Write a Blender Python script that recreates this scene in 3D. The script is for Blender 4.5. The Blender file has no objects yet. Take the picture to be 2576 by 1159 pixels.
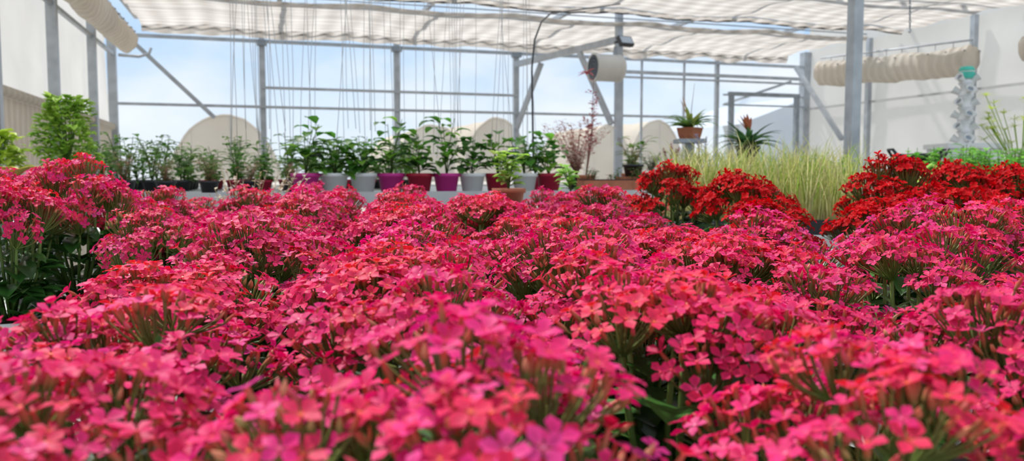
import bpy, math, random
from mathutils import Vector, Matrix, noise

# ------------------------------------------------------------------ frames
H = 1.25                      # eye height (m)
F = 2000.0                    # focal length in pixels of the 2576 px wide photo
PT = math.radians(4.0)
YAW = math.radians(17.5)      # greenhouse axes versus view direction
c, s = math.cos(YAW), math.sin(YAW)

def G(X, Y, Z=0.0):
    """greenhouse coordinates (X along the back wall, Y towards it) -> world"""
    return Vector((X*c - Y*s, X*s + Y*c, Z))

def P(u, v, d):
    """surveyed point: bearing/elevation reading at a real depth d in metres"""
    a = (u-1288)/F; b = (579.5-v)/F
    cy = math.cos(PT)+b*math.sin(PT); cz = -math.sin(PT)+b*math.cos(PT)
    return Vector((a*d/cy, d, H+cz*d/cy))

def rnd(a, b): return random.uniform(a, b)

# ------------------------------------------------------------------ materials
def newmat(name):
    m = bpy.data.materials.new(name); m.use_nodes = True
    nt = m.node_tree; nt.nodes.clear()
    out = nt.nodes.new('ShaderNodeOutputMaterial')
    return m, nt, out

def noisy(nt, col, amt, scale, coord='Object', detail=4):
    tc = nt.nodes.new('ShaderNodeTexCoord')
    n = nt.nodes.new('ShaderNodeTexNoise'); n.inputs['Scale'].default_value = scale
    n.inputs['Detail'].default_value = detail
    nt.links.new(tc.outputs[coord], n.inputs['Vector'])
    r = nt.nodes.new('ShaderNodeValToRGB')
    r.color_ramp.elements[0].position = .3; r.color_ramp.elements[1].position = .7
    r.color_ramp.elements[0].color = tuple(x*(1-amt) for x in col)+(1,)
    r.color_ramp.elements[1].color = tuple(min(1, x*(1+amt)) for x in col)+(1,)
    nt.links.new(n.outputs['Fac'], r.inputs['Fac'])
    return r.outputs['Color'], n.outputs['Fac'], tc

def solid(name, col, rough=.6, amt=.12, scale=6, metal=0, bump=0, transl=0):
    m, nt, out = newmat(name)
    co, fac, tc = noisy(nt, col, amt, scale)
    b = nt.nodes.new('ShaderNodeBsdfPrincipled')
    b.inputs['Roughness'].default_value = rough; b.inputs['Metallic'].default_value = metal
    nt.links.new(co, b.inputs['Base Color'])
    if bump:
        bp = nt.nodes.new('ShaderNodeBump'); bp.inputs['Strength'].default_value = bump
        nt.links.new(fac, bp.inputs['Height']); nt.links.new(bp.outputs['Normal'], b.inputs['Normal'])
    if transl:
        t = nt.nodes.new('ShaderNodeBsdfTranslucent'); nt.links.new(co, t.inputs['Color'])
        mx = nt.nodes.new('ShaderNodeMixShader'); mx.inputs[0].default_value = transl
        nt.links.new(b.outputs[0], mx.inputs[1]); nt.links.new(t.outputs[0], mx.inputs[2])
        nt.links.new(mx.outputs[0], out.inputs[0])
    else:
        nt.links.new(b.outputs[0], out.inputs[0])
    return m

def attrmat(name, rough, transl, back=None, spec=.4, coat=0):
    """plant tissue: colour comes from the modelled vertex colours"""
    m, nt, out = newmat(name)
    at = nt.nodes.new('ShaderNodeAttribute'); at.attribute_name = 'Col'
    tc = nt.nodes.new('ShaderNodeTexCoord')
    n = nt.nodes.new('ShaderNodeTexNoise'); n.inputs['Scale'].default_value = 60
    nt.links.new(tc.outputs['Object'], n.inputs['Vector'])
    mr = nt.nodes.new('ShaderNodeMapRange'); mr.inputs[3].default_value = .8; mr.inputs[4].default_value = 1.2
    nt.links.new(n.outputs['Fac'], mr.inputs[0])
    mul = nt.nodes.new('ShaderNodeVectorMath'); mul.operation = 'SCALE'
    nt.links.new(at.outputs['Color'], mul.inputs[0]); nt.links.new(mr.outputs[0], mul.inputs['Scale'])
    col = mul.outputs[0]
    if back:
        g = nt.nodes.new('ShaderNodeNewGeometry')
        mm = nt.nodes.new('ShaderNodeMix'); mm.data_type = 'RGBA'
        mulb = nt.nodes.new('ShaderNodeMath'); mulb.operation = 'MULTIPLY'; mulb.inputs[1].default_value = .4
        nt.links.new(g.outputs['Backfacing'], mulb.inputs[0])
        nt.links.new(mulb.outputs[0], mm.inputs[0])
        nt.links.new(col, mm.inputs[6]); mm.inputs[7].default_value = back+(1,)
        col = mm.outputs[2]
    b = nt.nodes.new('ShaderNodeBsdfPrincipled'); b.inputs['Roughness'].default_value = rough
    b.inputs['Specular IOR Level'].default_value = spec
    nt.links.new(col, b.inputs['Base Color'])
    t = nt.nodes.new('ShaderNodeBsdfTranslucent'); nt.links.new(col, t.inputs['Color'])
    mx = nt.nodes.new('ShaderNodeMixShader'); mx.inputs[0].default_value = transl
    nt.links.new(b.outputs[0], mx.inputs[1]); nt.links.new(t.outputs[0], mx.inputs[2])
    nt.links.new(mx.outputs[0], out.inputs[0])
    return m

M_PETAL = attrmat('petal', .52, .35, back=(.84, .05, .20), spec=.18)
M_RPETAL = attrmat('red_petal', .6, .3, spec=.08)
M_BUD = attrmat('bud', .45, .2, spec=.25)
M_LEAF = attrmat('leaf', .45, .45, spec=.3)
M_KLEAF = attrmat('succulent_leaf', .35, .12, spec=.35)
M_STEM = attrmat('stem', .5, .2)
M_METAL = solid('galvanised_steel', (.42, .45, .48), .45, .15, 8, .3)
M_METALD = solid('dull_steel', (.28, .31, .34), .5, .2, 8, .3)
M_WPAINT = solid('white_painted_steel', (.52, .53, .52), .45, .08, 5)
M_BENCH = solid('bench_tray', (.50, .51, .50), .5, .1, 10)
M_CONC = solid('concrete', (.36, .35, .33), .85, .2, 3, bump=.2)
M_SOIL = solid('potting_soil', (.05, .033, .02), .95, .4, 60, bump=.6)
M_BLACK = solid('black_plastic', (.02, .02, .022), .4, .2, 8)
M_GROUND = solid('earth', (.42, .38, .3), .9, .25, .8)
M_TERRA = solid('terracotta', (.42, .14, .07), .75, .15, 20)
M_MAG = solid('magenta_plastic', (.74, .04, .34), .4, .06, 8, transl=.25)
M_CRIM = solid('crimson_plastic', (.50, .012, .05), .4, .06, 8, transl=.25)
M_WPL = solid('white_plastic', (.86, .86, .84), .4, .04, 8, transl=.15)
M_TEAL = solid('teal_cloth', (.08, .52, .40), .8, .1, 30)
M_GREENPL = solid('lime_plastic', (.35, .6, .08), .4, .05, 8)
M_STRING = solid('twine', (.50, .50, .48), .8, .1, 20)
M_CANVAS = solid('tunnel_canvas', (.58, .49, .37), .8, .08, 1.2, transl=.25, bump=.05)
M_GREY = solid('grey_shed', (.42, .47, .54), .7, .05, 1)

def film(name, base, opac, amt=.15):
    m, nt, out = newmat(name)
    co, fac, tc = noisy(nt, base, .07, 1.1)
    d = nt.nodes.new('ShaderNodeBsdfDiffuse'); t = nt.nodes.new('ShaderNodeBsdfTranslucent')
    nt.links.new(co, d.inputs[0]); nt.links.new(co, t.inputs[0])
    m1 = nt.nodes.new('ShaderNodeMixShader'); m1.inputs[0].default_value = .6
    nt.links.new(d.outputs[0], m1.inputs[1]); nt.links.new(t.outputs[0], m1.inputs[2])
    if opac >= 1:
        nt.links.new(m1.outputs[0], out.inputs[0]); return m
    tr = nt.nodes.new('ShaderNodeBsdfTransparent')
    mp = nt.nodes.new('ShaderNodeMapRange'); mp.inputs[3].default_value = max(0, opac-amt); mp.inputs[4].default_value = min(1, opac+amt)
    nt.links.new(fac, mp.inputs[0])
    m2 = nt.nodes.new('ShaderNodeMixShader')
    nt.links.new(mp.outputs[0], m2.inputs[0]); nt.links.new(tr.outputs[0], m2.inputs[1]); nt.links.new(m1.outputs[0], m2.inputs[2])
    nt.links.new(m2.outputs[0], out.inputs[0])
    return m
M_FILM = film('clear_greenhouse_film', (.85, .9, .97), .20, .12)
M_WFILM = film('white_greenhouse_film', (.93, .91, .88), 1.0, 0)
M_WFILM2 = film('white_wall_panel', (.80, .785, .755), 1.0, 0)

def fabric(name='shade_screen_fabric', ca=(.40, .36, .32), cb=(.80, .76, .71)):
    m, nt, out = newmat(name)
    tc = nt.nodes.new('ShaderNodeTexCoord')
    def wave(direction, scale, dist):
        w = nt.nodes.new('ShaderNodeTexWave'); w.bands_direction = direction
        w.inputs['Scale'].default_value = scale; w.inputs['Distortion'].default_value = dist
        w.inputs['Detail'].default_value = 2; w.inputs['Detail Scale'].default_value = .6
        nt.links.new(tc.outputs['Object'], w.inputs['Vector']); return w
    w1 = wave('Y', 2.2, 1.2); w2 = wave('X', 1.1, 1.5)
    n = nt.nodes.new('ShaderNodeTexNoise'); n.inputs['Scale'].default_value = 2.5; n.inputs['Detail'].default_value = 5
    nt.links.new(tc.outputs['Object'], n.inputs['Vector'])
    a = nt.nodes.new('ShaderNodeMath'); a.operation = 'ADD'
    b = nt.nodes.new('ShaderNodeMath'); b.operation = 'ADD'
    nt.links.new(w1.outputs['Fac'], a.inputs[0]); nt.links.new(w2.outputs['Fac'], a.inputs[1])
    nt.links.new(a.outputs[0], b.inputs[0]); nt.links.new(n.outputs['Fac'], b.inputs[1])
    r = nt.nodes.new('ShaderNodeValToRGB')
    r.color_ramp.elements[0].color = ca+(1,); r.color_ramp.elements[1].color = cb+(1,)
    mr = nt.nodes.new('ShaderNodeMath'); mr.operation = 'DIVIDE'; mr.inputs[1].default_value = 3
    nt.links.new(b.outputs[0], mr.inputs[0]); nt.links.new(mr.outputs[0], r.inputs['Fac'])
    bp = nt.nodes.new('ShaderNodeBump'); bp.inputs['Strength'].default_value = .5; bp.inputs['Distance'].default_value = .05
    nt.links.new(b.outputs[0], bp.inputs['Height'])
    d = nt.nodes.new('ShaderNodeBsdfDiffuse'); t = nt.nodes.new('ShaderNodeBsdfTranslucent')
    for x in (d, t):
        nt.links.new(r.outputs[0], x.inputs[0]); nt.links.new(bp.outputs[0], x.inputs['Normal'])
    m1 = nt.nodes.new('ShaderNodeMixShader'); m1.inputs[0].default_value = .6
    nt.links.new(d.outputs[0], m1.inputs[1]); nt.links.new(t.outputs[0], m1.inputs[2])
    nt.links.new(m1.outputs[0], out.inputs[0])
    return m
M_FAB = fabric()
M_FABR = fabric('rolled_fabric', (.60, .55, .49), (.82, .78, .71))

# ------------------------------------------------------------------ mesh builder
class MB:
    def __init__(q):
        q.v = []; q.f = []; q.m = []; q.c = []; q.sm = []; q.mats = []
    def mi(q, mat):
        if mat not in q.mats: q.mats.append(mat)
        return q.mats.index(mat)
    def add(q, verts, faces, mat, col=(1, 1, 1), smooth=True, cols=None):
        o = len(q.v); k = q.mi(mat)
        q.v.extend(verts)
        q.c.extend(cols if cols else [col]*len(verts))
        for f in faces:
            q.f.append(tuple(i+o for i in f)); q.m.append(k); q.sm.append(smooth)
    def box(q, cen, size, mat, R=None, col=(1, 1, 1)):
        cen = Vector(cen); hx, hy, hz = size[0]/2, size[1]/2, size[2]/2
        vs = []
        for z in (-hz, hz):
            for x, y in ((-hx, -hy), (hx, -hy), (hx, hy), (-hx, hy)):
                p = Vector((x, y, z))
                if R is not None: p = R @ p
                vs.append(cen+p)
        q.add(vs, [(3, 2, 1, 0), (4, 5, 6, 7), (0, 1, 5, 4), (1, 2, 6, 5), (2, 3, 7, 6), (3, 0, 4, 7)], mat, col, False)
    def tube(q, pts, rads, mat, n=6, col=(1, 1, 1), cap=True, col2=None):
        pts = [Vector(p) for p in pts]
        if not isinstance(rads, (list, tuple)): rads = [rads]*len(pts)
        vs = []; fs = []; cs = []
        e = None
        for i, p in enumerate(pts):
            t = (pts[min(i+1, len(pts)-1)]-pts[max(i-1, 0)])
            if t.length < 1e-9: t = Vector((0, 0, 1))
            t.normalize()
            if e is None:
                e = t.orthogonal().normalized()
            else:
                e = e - t*e.dot(t)
                e = e.normalized() if e.length > 1e-6 else t.orthogonal().normalized()
            f = t.cross(e)
            k = i/max(1, len(pts)-1)
            cc = col if col2 is None else tuple(col[j]*(1-k)+col2[j]*k for j in range(3))
            for j in range(n):
                a = 2*math.pi*j/n
                vs.append(p+(e*math.cos(a)+f*math.sin(a))*rads[i]); cs.append(cc)
        for i in range(len(pts)-1):
            for j in range(n):
                a, b = i*n+j, i*n+(j+1) % n
                fs.append((a, b, b+n, a+n))
        if cap:
            fs.append(tuple(range(n-1, -1, -1))); fs.append(tuple(range((len(pts)-1)*n, len(pts)*n)))
        q.add(vs, fs, mat, smooth=True, cols=cs)
    def beam(q, a, b, w, mat, h=None):
        """rectangular section bar"""
        a = Vector(a); b = Vector(b); t = (b-a); L = t.length; t.normalize()
        up = Vector((0, 0, 1)) if abs(t.z) < .9 else G(0, 1, 0)
        x = t.cross(up).normalized(); y = x.cross(t)
        R = Matrix((x, y, t)).transposed()
        q.box((a+b)/2, (w, h or w, L), mat, R)
    def lathe(q, cen, prof, mat, n=24, R=None, col=(1, 1, 1), smooth=True):
        cen = Vector(cen); vs = []; fs = []
        for r, z in prof:
            for j in range(n):
                a = 2*math.pi*j/n
                p = Vector((r*math.cos(a), r*math.sin(a), z))
                if R is not None: p = R @ p
                vs.append(cen+p)
        for i in range(len(prof)-1):
            for j in range(n):
                a, b = i*n+j, i*n+(j+1) % n
                fs.append((a, b, b+n, a+n))
        q.add(vs, fs, mat, col, smooth)
    def leaf(q, base, d, L, W, mat, col, droop=.4, segs=4, fold=.25, pw=.8):
        base = Vector(base); d = Vector(d).normalized()
        side = d.cross(Vector((0, 0, 1)))
        if side.length < .05: side = Vector((1, 0, 0))
        side.normalize()
        vs = []; fs = []; cs = []
        p = base.copy(); dd = d.copy()
        for i in range(segs+1):
            t = i/segs
            w = W*.5*(math.sin(math.pi*min(1, t**pw*.93+.04)))
            if i == segs: w = 0
            nrm = side.cross(dd).normalized()
            vs += [p+side*w+nrm*w*fold, p.copy(), p-side*w+nrm*w*fold]
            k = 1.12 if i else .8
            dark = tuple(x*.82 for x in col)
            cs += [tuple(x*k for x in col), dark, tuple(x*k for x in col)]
            p = p+dd*(L/segs)
            dd = (dd+Vector((0, 0, -1))*droop/segs).normalized()
        for i in range(segs):
            a = i*3
            fs += [(a, a+3, a+4, a+1), (a+1, a+4, a+5, a+2)]
        q.add(vs, fs, mat, cols=cs)
    def build(q, name, parent=None, loc=None, gframe=False):
        me = bpy.data.meshes.new(name)
        me.from_pydata([tuple(v) for v in q.v], [], q.f)
        for m in q.mats: me.materials.append(m)
        me.polygons.foreach_set('material_index', q.m)
        me.polygons.foreach_set('use_smooth', q.sm)
        ca = me.color_attributes.new('Col', 'FLOAT_COLOR', 'POINT')
        flat = []
        for x in q.c: flat += [x[0], x[1], x[2], 1.0]
        ca.data.foreach_set('color', flat)
        me.update()
        ob = bpy.data.objects.new(name, me)
        bpy.context.collection.objects.link(ob)
        if loc is not None: ob.location = loc
        if gframe: ob.rotation_euler[2] = YAW
        if parent: ob.parent = parent
        return ob

def empty(name, loc=(0, 0, 0)):
    e = bpy.data.objects.new(name, None); e.location = loc
    bpy.context.collection.objects.link(e); return e

# ------------------------------------------------------------------ KALANCHOE
def floret(q, pos, ax, R, cols, mat, tilt):
    e1 = ax.orthogonal().normalized(); e2 = ax.cross(e1)
    ph = rnd(0, math.pi)
    cb, ce = cols
    for k in range(4):
        a = ph+k*math.pi/2+rnd(-.12, .12)
        d = e1*math.cos(a)+e2*math.sin(a); t = ax.cross(d)
        tl = tilt+rnd(-.14, .14); L = R*rnd(.90, 1.06); W = R*rnd(.72, .88)
        def pt(al, w, up): return pos+d*(al*L)+t*(w*W)+ax*(al*L*tl+up*L)
        curl = rnd(-.16, .18)
        vs = [pt(.06, 0, -.05), pt(.34, .33, .08), pt(.38, 0, 0), pt(.34, -.33, .08),
              pt(.68, .47, .09+curl*.4), pt(.72, 0, .0+curl*.3), pt(.68, -.47, .09+curl*.4), pt(1.06, 0, -.06+curl)]
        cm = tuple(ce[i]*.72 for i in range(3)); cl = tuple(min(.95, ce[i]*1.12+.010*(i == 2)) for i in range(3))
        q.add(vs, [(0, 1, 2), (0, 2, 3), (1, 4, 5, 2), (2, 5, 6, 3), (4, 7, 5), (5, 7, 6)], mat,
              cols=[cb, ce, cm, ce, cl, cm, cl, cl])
    q.add([pos+e1*.0012+ax*.0004, pos+e2*.0012+ax*.0004, pos-e1*.0012+ax*.0004, pos-e2*.0012+ax*.0004], [(0, 1, 2, 3)], M_BUD, col=cb)

def bud(q, pos, ax, L, r, c1, c2):
    e1 = ax.orthogonal().normalized(); e2 = ax.cross(e1); n = 5
    prof = [(.35, 0), (.95, .28), (.95, .5), (.5, .78), (.05, 1.0)]
    vs = []; cs = []; fs = []
    for i, (rr, z) in enumerate(prof):
        for j in range(n):
            a = 2*math.pi*j/n
            vs.append(pos+(e1*math.cos(a)+e2*math.sin(a))*rr*r+ax*z*L)
            cs.append(tuple(c1[k]*(1-z)+c2[k]*z for k in range(3)))
    for i in range(len(prof)-1):
        for j in range(n):
            a, b = i*n+j, i*n+(j+1) % n
            fs.append((a, b, b+n, a+n))
    q.add(vs, fs, M_BUD, cols=cs)

def vary(cc, k): 
    f = 1+rnd(-k, k); return tuple(x*f for x in cc)

def kalanchoe(seed, kind='pink', budshare=.2):
    random.seed(seed)
    q = MB()
    q.lathe((0, 0, 0), [(.0, .0), (.04, 0), (.053, .085), (.057, .085), (.057, .1), (.051, .1), (.05, .09), (0, .09)], M_WPL if seed % 2 else M_BLACK, 20)
    q.lathe((0, 0, 0), [(.0505, .088), (.03, .094), (0, .095)], M_SOIL, 16)
    for i in range(80):
        a = i*2.4+rnd(-.3, .3); z = rnd(.09, .21); el = rnd(-.2, .5)
        L = rnd(.045, .07)
        base = Vector((math.cos(a)*.02, math.sin(a)*.02, z))
        d = Vector((math.cos(a), math.sin(a), el))
        base = base+d*rnd(0, .040)
        g = rnd(.6, 1.5)
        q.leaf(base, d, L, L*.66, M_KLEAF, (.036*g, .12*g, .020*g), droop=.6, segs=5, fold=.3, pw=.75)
    nh = random.randint(13, 17)
    Rp = .114
    toned = rnd(.78, 1.06); coolness = rnd(.75, 1.3)
    for h in range(nh):
        rr = Rp*math.sqrt((h+.4)/nh); a = h*2.39996+rnd(-.3, .3)
        top = .314-.056*(rr/Rp)**2+rnd(-.026, .014)
        C = Vector((rr*math.cos(a), rr*math.sin(a), top))
        out = Vector((math.cos(a), math.sin(a), 0))
        ax = (Vector((0, 0, 1))+out*(.50*rr/Rp)+Vector((rnd(-.18, .18), rnd(-.18, .18), 0))).normalized()
        hub = C-ax*rnd(.040, .055)
        g = rnd(.8, 1.3)
        sc = (.15*g, .24*g, .05*g)
        b0 = Vector((out.x*.015, out.y*.015, .10))
        mid = b0.lerp(hub, .5)+out*.012
        q.tube([b0, mid, hub], [.0034, .0029, .0023], M_STEM, 5, col=(.09, .18, .035), col2=sc)
        for k in range(2):
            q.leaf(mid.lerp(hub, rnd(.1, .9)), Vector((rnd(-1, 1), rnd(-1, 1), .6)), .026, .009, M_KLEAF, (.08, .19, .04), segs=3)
        e1 = ax.orthogonal().normalized(); e2 = ax.cross(e1)
        budhead = random.random() < budshare
        n = random.randint(27, 34)
        Rh = rnd(.033, .041)
        hot = random.random()
        for k in range(n):
            r2 = Rh*math.sqrt((k+.3)/n); b = k*2.39996+rnd(-.35, .35)
            off = e1*math.cos(b)+e2*math.sin(b)
            pos = C+off*r2-ax*(.40*r2*r2/Rh)+ax*rnd(-.008, .006)
            fax = (ax+off*(.64*r2/Rh)+Vector((rnd(-.32, .32), rnd(-.32, .32), rnd(-.1, .1)))).normalized()
            isbud = random.random() < (.66 if budhead else .22)
            Lb = rnd(.009, .0125)
            q.tube([hub+off*.003, hub.lerp(pos-fax*Lb, .6)+off*.003, pos-fax*Lb], [.0012, .0010, .0009], M_STEM, 3, col=sc,
                   col2=(.22, .20, .06), cap=False)
            if isbud:
                if kind == 'pink':
                    if budhead and random.random() < .4: c1, c2 = (.26, .30, .08), (.66, .40, .18)
                    else: c1, c2 = (.46, .20, .10), random.choice([(.84, .18, .12), (.82, .08, .12), (.82, .05, .16), (.85, .34, .20)])
                else:
                    c1, c2 = (.12, .05, .02), (.42, .01, .008)
                bud(q, pos-fax*Lb, fax, Lb*rnd(.8, 1.1), rnd(.0015, .0022), vary(c1, .15), vary(c2, .15))
                q.tube([pos-fax*Lb*1.15, pos-fax*Lb*.75], [.0009, .0017], M_STEM, 4, col=(.14, .22, .05), cap=False)
            else:
                if kind == 'pink':
                    q.tube([pos-fax*Lb, pos-fax*Lb*.55, pos], [.0011, .0018, .0011], M_BUD, 5, col=(.26, .22, .07), col2=(.78, .12, .10), cap=False)
                    x = random.random()
                    if hot > .75 and x < .6: ce, cb = (.80, .018, .034), (.88, .14, .06)
                    elif x < .55: ce, cb = (.78, .004, .115), (.86, .05, .12)
                    elif x < .82: ce, cb = (.84, .014, .20), (.88, .10, .25)
                    elif x < .90: ce, cb = (.87, .070, .31), (.92, .22, .40)  # palest pink: natural variation, plus petal highlights put into the colour
                    else: ce, cb = (.70, .006, .045), (.86, .12, .08)
                    ce = vary(ce, .12); ce = (min(.9, ce[0]*toned), ce[1]*toned, ce[2]*toned*coolness)
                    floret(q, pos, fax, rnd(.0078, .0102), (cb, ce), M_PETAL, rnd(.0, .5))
                else:
                    q.tube([pos-fax*Lb, pos-fax*Lb*.5, pos], [.0012, .0020, .0012], M_BUD, 5, col=(.12, .07, .02), col2=(.45, .012, .008), cap=False)
                    ce = vary((.56, .0008, .0022), .3)
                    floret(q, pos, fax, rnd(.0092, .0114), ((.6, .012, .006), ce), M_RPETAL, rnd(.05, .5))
    return q

pink_var = []
for i in range(12):
    ob = kalanchoe(100+i, 'pink', [.04, .10, .06, .25, .04, .08, .15, .06, .35, .05, .05, .12][i]).build('kal')
    pink_var.append(ob.data); bpy.data.objects.remove(ob)
red_var = []
for i in range(3):
    ob = kalanchoe(200+i, 'red', .03).build('kal')
    red_var.append(ob.data); bpy.data.objects.remove(ob)

ZB = H-.40        # flower bench top
random.seed(5)
bed = empty('pink_kalanchoe_bed', (0, 1.3, ZB))
def put(me, x, y, ztop, name, parent=None, sx=1.0):
    ob = bpy.data.objects.new(name, me); bpy.context.collection.objects.link(ob)
    hz = (ztop-ZB)/.318
    ob.location = (x, y, ZB); ob.scale = (sx, sx, hz); ob.rotation_euler[2] = rnd(0, 6.28)
    if parent:
        ob.parent = parent; ob.matrix_parent_inverse = Matrix.Translation(-Vector(parent.location))
    return ob

reds = [(1692, 2.30, .026), (1868, 2.02, .022), (1925, 1.74, -.060), (2245, 2.02, .042), (2425, 2.16, .050), (2590, 2.04, .026), (2235, 1.76, -.040), (2420, 1.84, -.012)]
redpos = []
for u, d, dz in reds:
    x = (u-1288)/F*d; redpos.append((x, d))
    put(random.choice(red_var), x, d, H+dz, 'potted_red_kalanchoe', None, 1.10)
row = 0; y = .42
while y < 2.5:
    sp = .226
    halfw = .68*y+.22
    x = -halfw+(row % 2)*sp/2
    while x < halfw:
        px, py = x+rnd(-.03, .03), y+rnd(-.03, .03)
        a = px/py*F+1288
        ok = all((px-rx)**2+(py-ry)**2 > .17**2 for rx, ry in redpos)
        if abs(px) > 1.66: ok = False
        if py > 1.72 and a > 1600: ok = False
        if py > 1.22 and 1930 < a < 2200: ok = False
        if py > 2.2 and (a < 60 or a > 1590): ok = False
        if 545 < a < 625 and py > 1.5: ok = False
        if a < 330 and py > 1.2: ok = False
        if a < 190 and .80 < py < 1.2: ok = False
        if ok:
            dz = -.084+.036*min(1, (py-.4)/1.6)+rnd(-.030, .018)
            if py < .75: dz = -.082+rnd(-.016, .010)
            if 700 < a < 1000 and py > 1.9: dz += .012
            if a > 1600 and py > 1.3: dz = -.070+rnd(-.012, .006)
            if a > 2300 and 1.2 < py < 1.7: dz = -.045+rnd(-.01, .01)
            if a < 330 and py > .95: dz = rnd(-.02, .01)
            put(random.choice(pink_var), px, py, H+dz, 'potted_pink_kalanchoe', bed, rnd(.98, 1.14))
        x += sp
    y += sp*.92; row += 1
put(pink_var[1], (15-1288)/F*1.50, 1.50, H+.0, 'potted_pink_kalanchoe', bed, 1.0)
put(pink_var[4], (190-1288)/F*1.68, 1.68, H+.034, 'potted_pink_kalanchoe', bed, 1.05)
put(pink_var[2], (330-1288)/F*1.85, 1.85, H-.035, 'potted_pink_kalanchoe', bed, 1.0)
put(pink_var[0], (70-1288)/F*1.85, 1.87, H+.025, 'potted_pink_kalanchoe', bed, 1.0)

# ------------------------------------------------------------------ benches
def bench(name, X0, X1, Y0, Y1, z, lip=.05):
    q = MB()
    def gb(xa, xb, ya, yb, za, zb, mat):
        q.box(((xa+xb)/2, (ya+yb)/2, (za+zb)/2), (xb-xa, yb-ya, zb-za), mat)
    gb(X0, X1, Y0, Y1, z-.03, z, M_BENCH)
    gb(X0-.012, X1+.012, Y0-.012, Y0, z-.06, z+lip, M_WPAINT); gb(X0-.012, X1+.012, Y1, Y1+.012, z-.06, z+lip, M_WPAINT)
    gb(X0-.012, X0, Y0, Y1, z-.06, z+lip, M_WPAINT); gb(X1, X1+.012, Y0, Y1, z-.06, z+lip, M_WPAINT)
    n = max(2, int((X1-X0)/1.5)+1)
    for i in range(n):
        x = X0+.1+(X1-X0-.2)*i/(n-1)
        for yy in (Y0+.1, Y1-.1):
            gb(x-.02, x+.02, yy-.02, yy+.02, 0, z-.03, M_METAL)
        gb(x-.015, x+.015, Y0+.1, Y1-.1, z-.08, z-.03, M_METAL)
    return q.build(name, gframe=True)
q = MB()
q.box((.02, 1.22, ZB-.015), (3.54, 2.62, .03), M_BENCH)
for yy in (-.1, 2.54): q.box((.02, yy, ZB-.02), (3.56, .012, .08), M_WPAINT)
for xx in (-1.65, -.6, .7, 1.7):
    for yy in (0, 1.2, 2.4): q.box((xx, yy, (ZB-.03)/2), (.04, .04, ZB-.03), M_METAL)
q.build('growing_bench')
ZC = H-.09
bench('propagation_bench', -1.45, 2.66, 3.72, 6.3, ZC, .012)
ZD = H-.21
bench('display_bench', 2.76, 5.4, 3.0, 4.75, ZD, .03)
bench('display_bench', 3.3, 7.4, 5.25, 6.3, ZD, .03)

# ------------------------------------------------------------------ room shell
q = MB()
q.box((3.5, 5.2, -.03), (10.9, 13.0, .06), M_CONC)
q.build('floor', gframe=True)
q = MB(); q.box((0, 30, -.10), (140, 140, .06), M_GROUND); q.build('ground')
XL, XR, YB = -1.8, 8.8, 11.45
HT = H+1.85
q = MB()
n = 40
vs = []; fs = []
for i in range(n+1):
    X = XL+(XR-XL)*i/n
    for j in range(9):
        z = H-.1+(HT+.9-H+.1)*j/8
        vs.append(Vector((X, YB+.05+.015*noise.noise(Vector((X*1.5, z*1.5, 3))), z)))
for i in range(n):
    for j in range(8):
        a = i*9+j; fs.append((a, a+9, a+10, a+1))
q.add(vs, fs, M_FILM)
q.box(((XL+XR)/2, YB+.05, (H-.1)/2), (XR-XL, .02, H-.1), M_WFILM)
for X, w in ((XL, .10), (.05, .08), (1.88, .08), (3.67, .08), (5.40, .05), (5.75, .03), (6.5, .03), (7.1, .06), (XR, .14)):
    q.box((X, YB, (HT+.2)/2), (w, w, HT+.2), M_METAL)
for X in (.05, 1.88, 3.67):      # clamp collars under the eaves rail
    q.box((X, YB-.03, H+1.78), (.14, .10, .07), M_METALD)
for z, x0, x1, w in ((H+1.80, XL, XR, .045), (H+.92, XL, 6.6, .035), (H+1.18, .05, 3.7, .035), (H+1.60, 5.4, XR, .05), (H+1.52, 5.4, XR, .03),
                     (H+1.3, 7.2, XR, .025), (H+1.14, 7.2, XR, .025)):
    q.box(((x0+x1)/2, YB-.04, z), (x1-x0, .04, w), M_METAL)
q.build('wall_back', gframe=True)
def wallfilm(q, X, Y0, Y1, z0, z1, mat, seed):
    n = 60; m = 14; vs = []; fs = []
    for i in range(n+1):
        Y = Y0+(Y1-Y0)*i/n
        for j in range(m+1):
            z = z0+(z1-z0)*j/m
            vs.append(Vector((X+.03*noise.noise(Vector((Y*.8+seed, z*2.2, seed)))+.012*math.sin(z*21), Y, z)))
    for i in range(n):
        for j in range(m):
            a = i*(m+1)+j; fs.append((a, a+m+1, a+m+2, a+1))
    q.add(vs, fs, mat)
q = MB()
wallfilm(q, XL-.06, -1.2, YB, 0, HT+.6, M_WFILM, 1)
for Y in (10.05, 8.25, 6.5, 4.7, 2.9, 1.1):
    q.box((XL+.02, Y, (HT+.2)/2), (.085, .085, HT+.2), M_METAL)
q.box((XL+.02, 5, H+1.55), (.04, 12.9, .04), M_METAL)
q.tube([(XL+.0, -1, H+.62), (XL+.0, 11.3, H+.62)], .045, M_FABR, 8)
q.box((XL-.03, 5, .93), (.02, 12.9, 1.8), M_FABR)
q.build('wall_left', gframe=True)
q = MB()
wallfilm(q, XR+.06, -1.2, YB, 0, HT+.9, M_WFILM2, 9)
for Y in (9.95, 8.1, 6.2, 4.3, 2.4):
    q.box((XR-.02, Y, (HT+.2)/2), (.07, .07, HT+.2), M_METAL)
for z in (.9, 2.35): q.box((XR-.0, 5, z), (.03, 12.9, .03), M_WPAINT)
q.build('wall_right', gframe=True)

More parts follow.
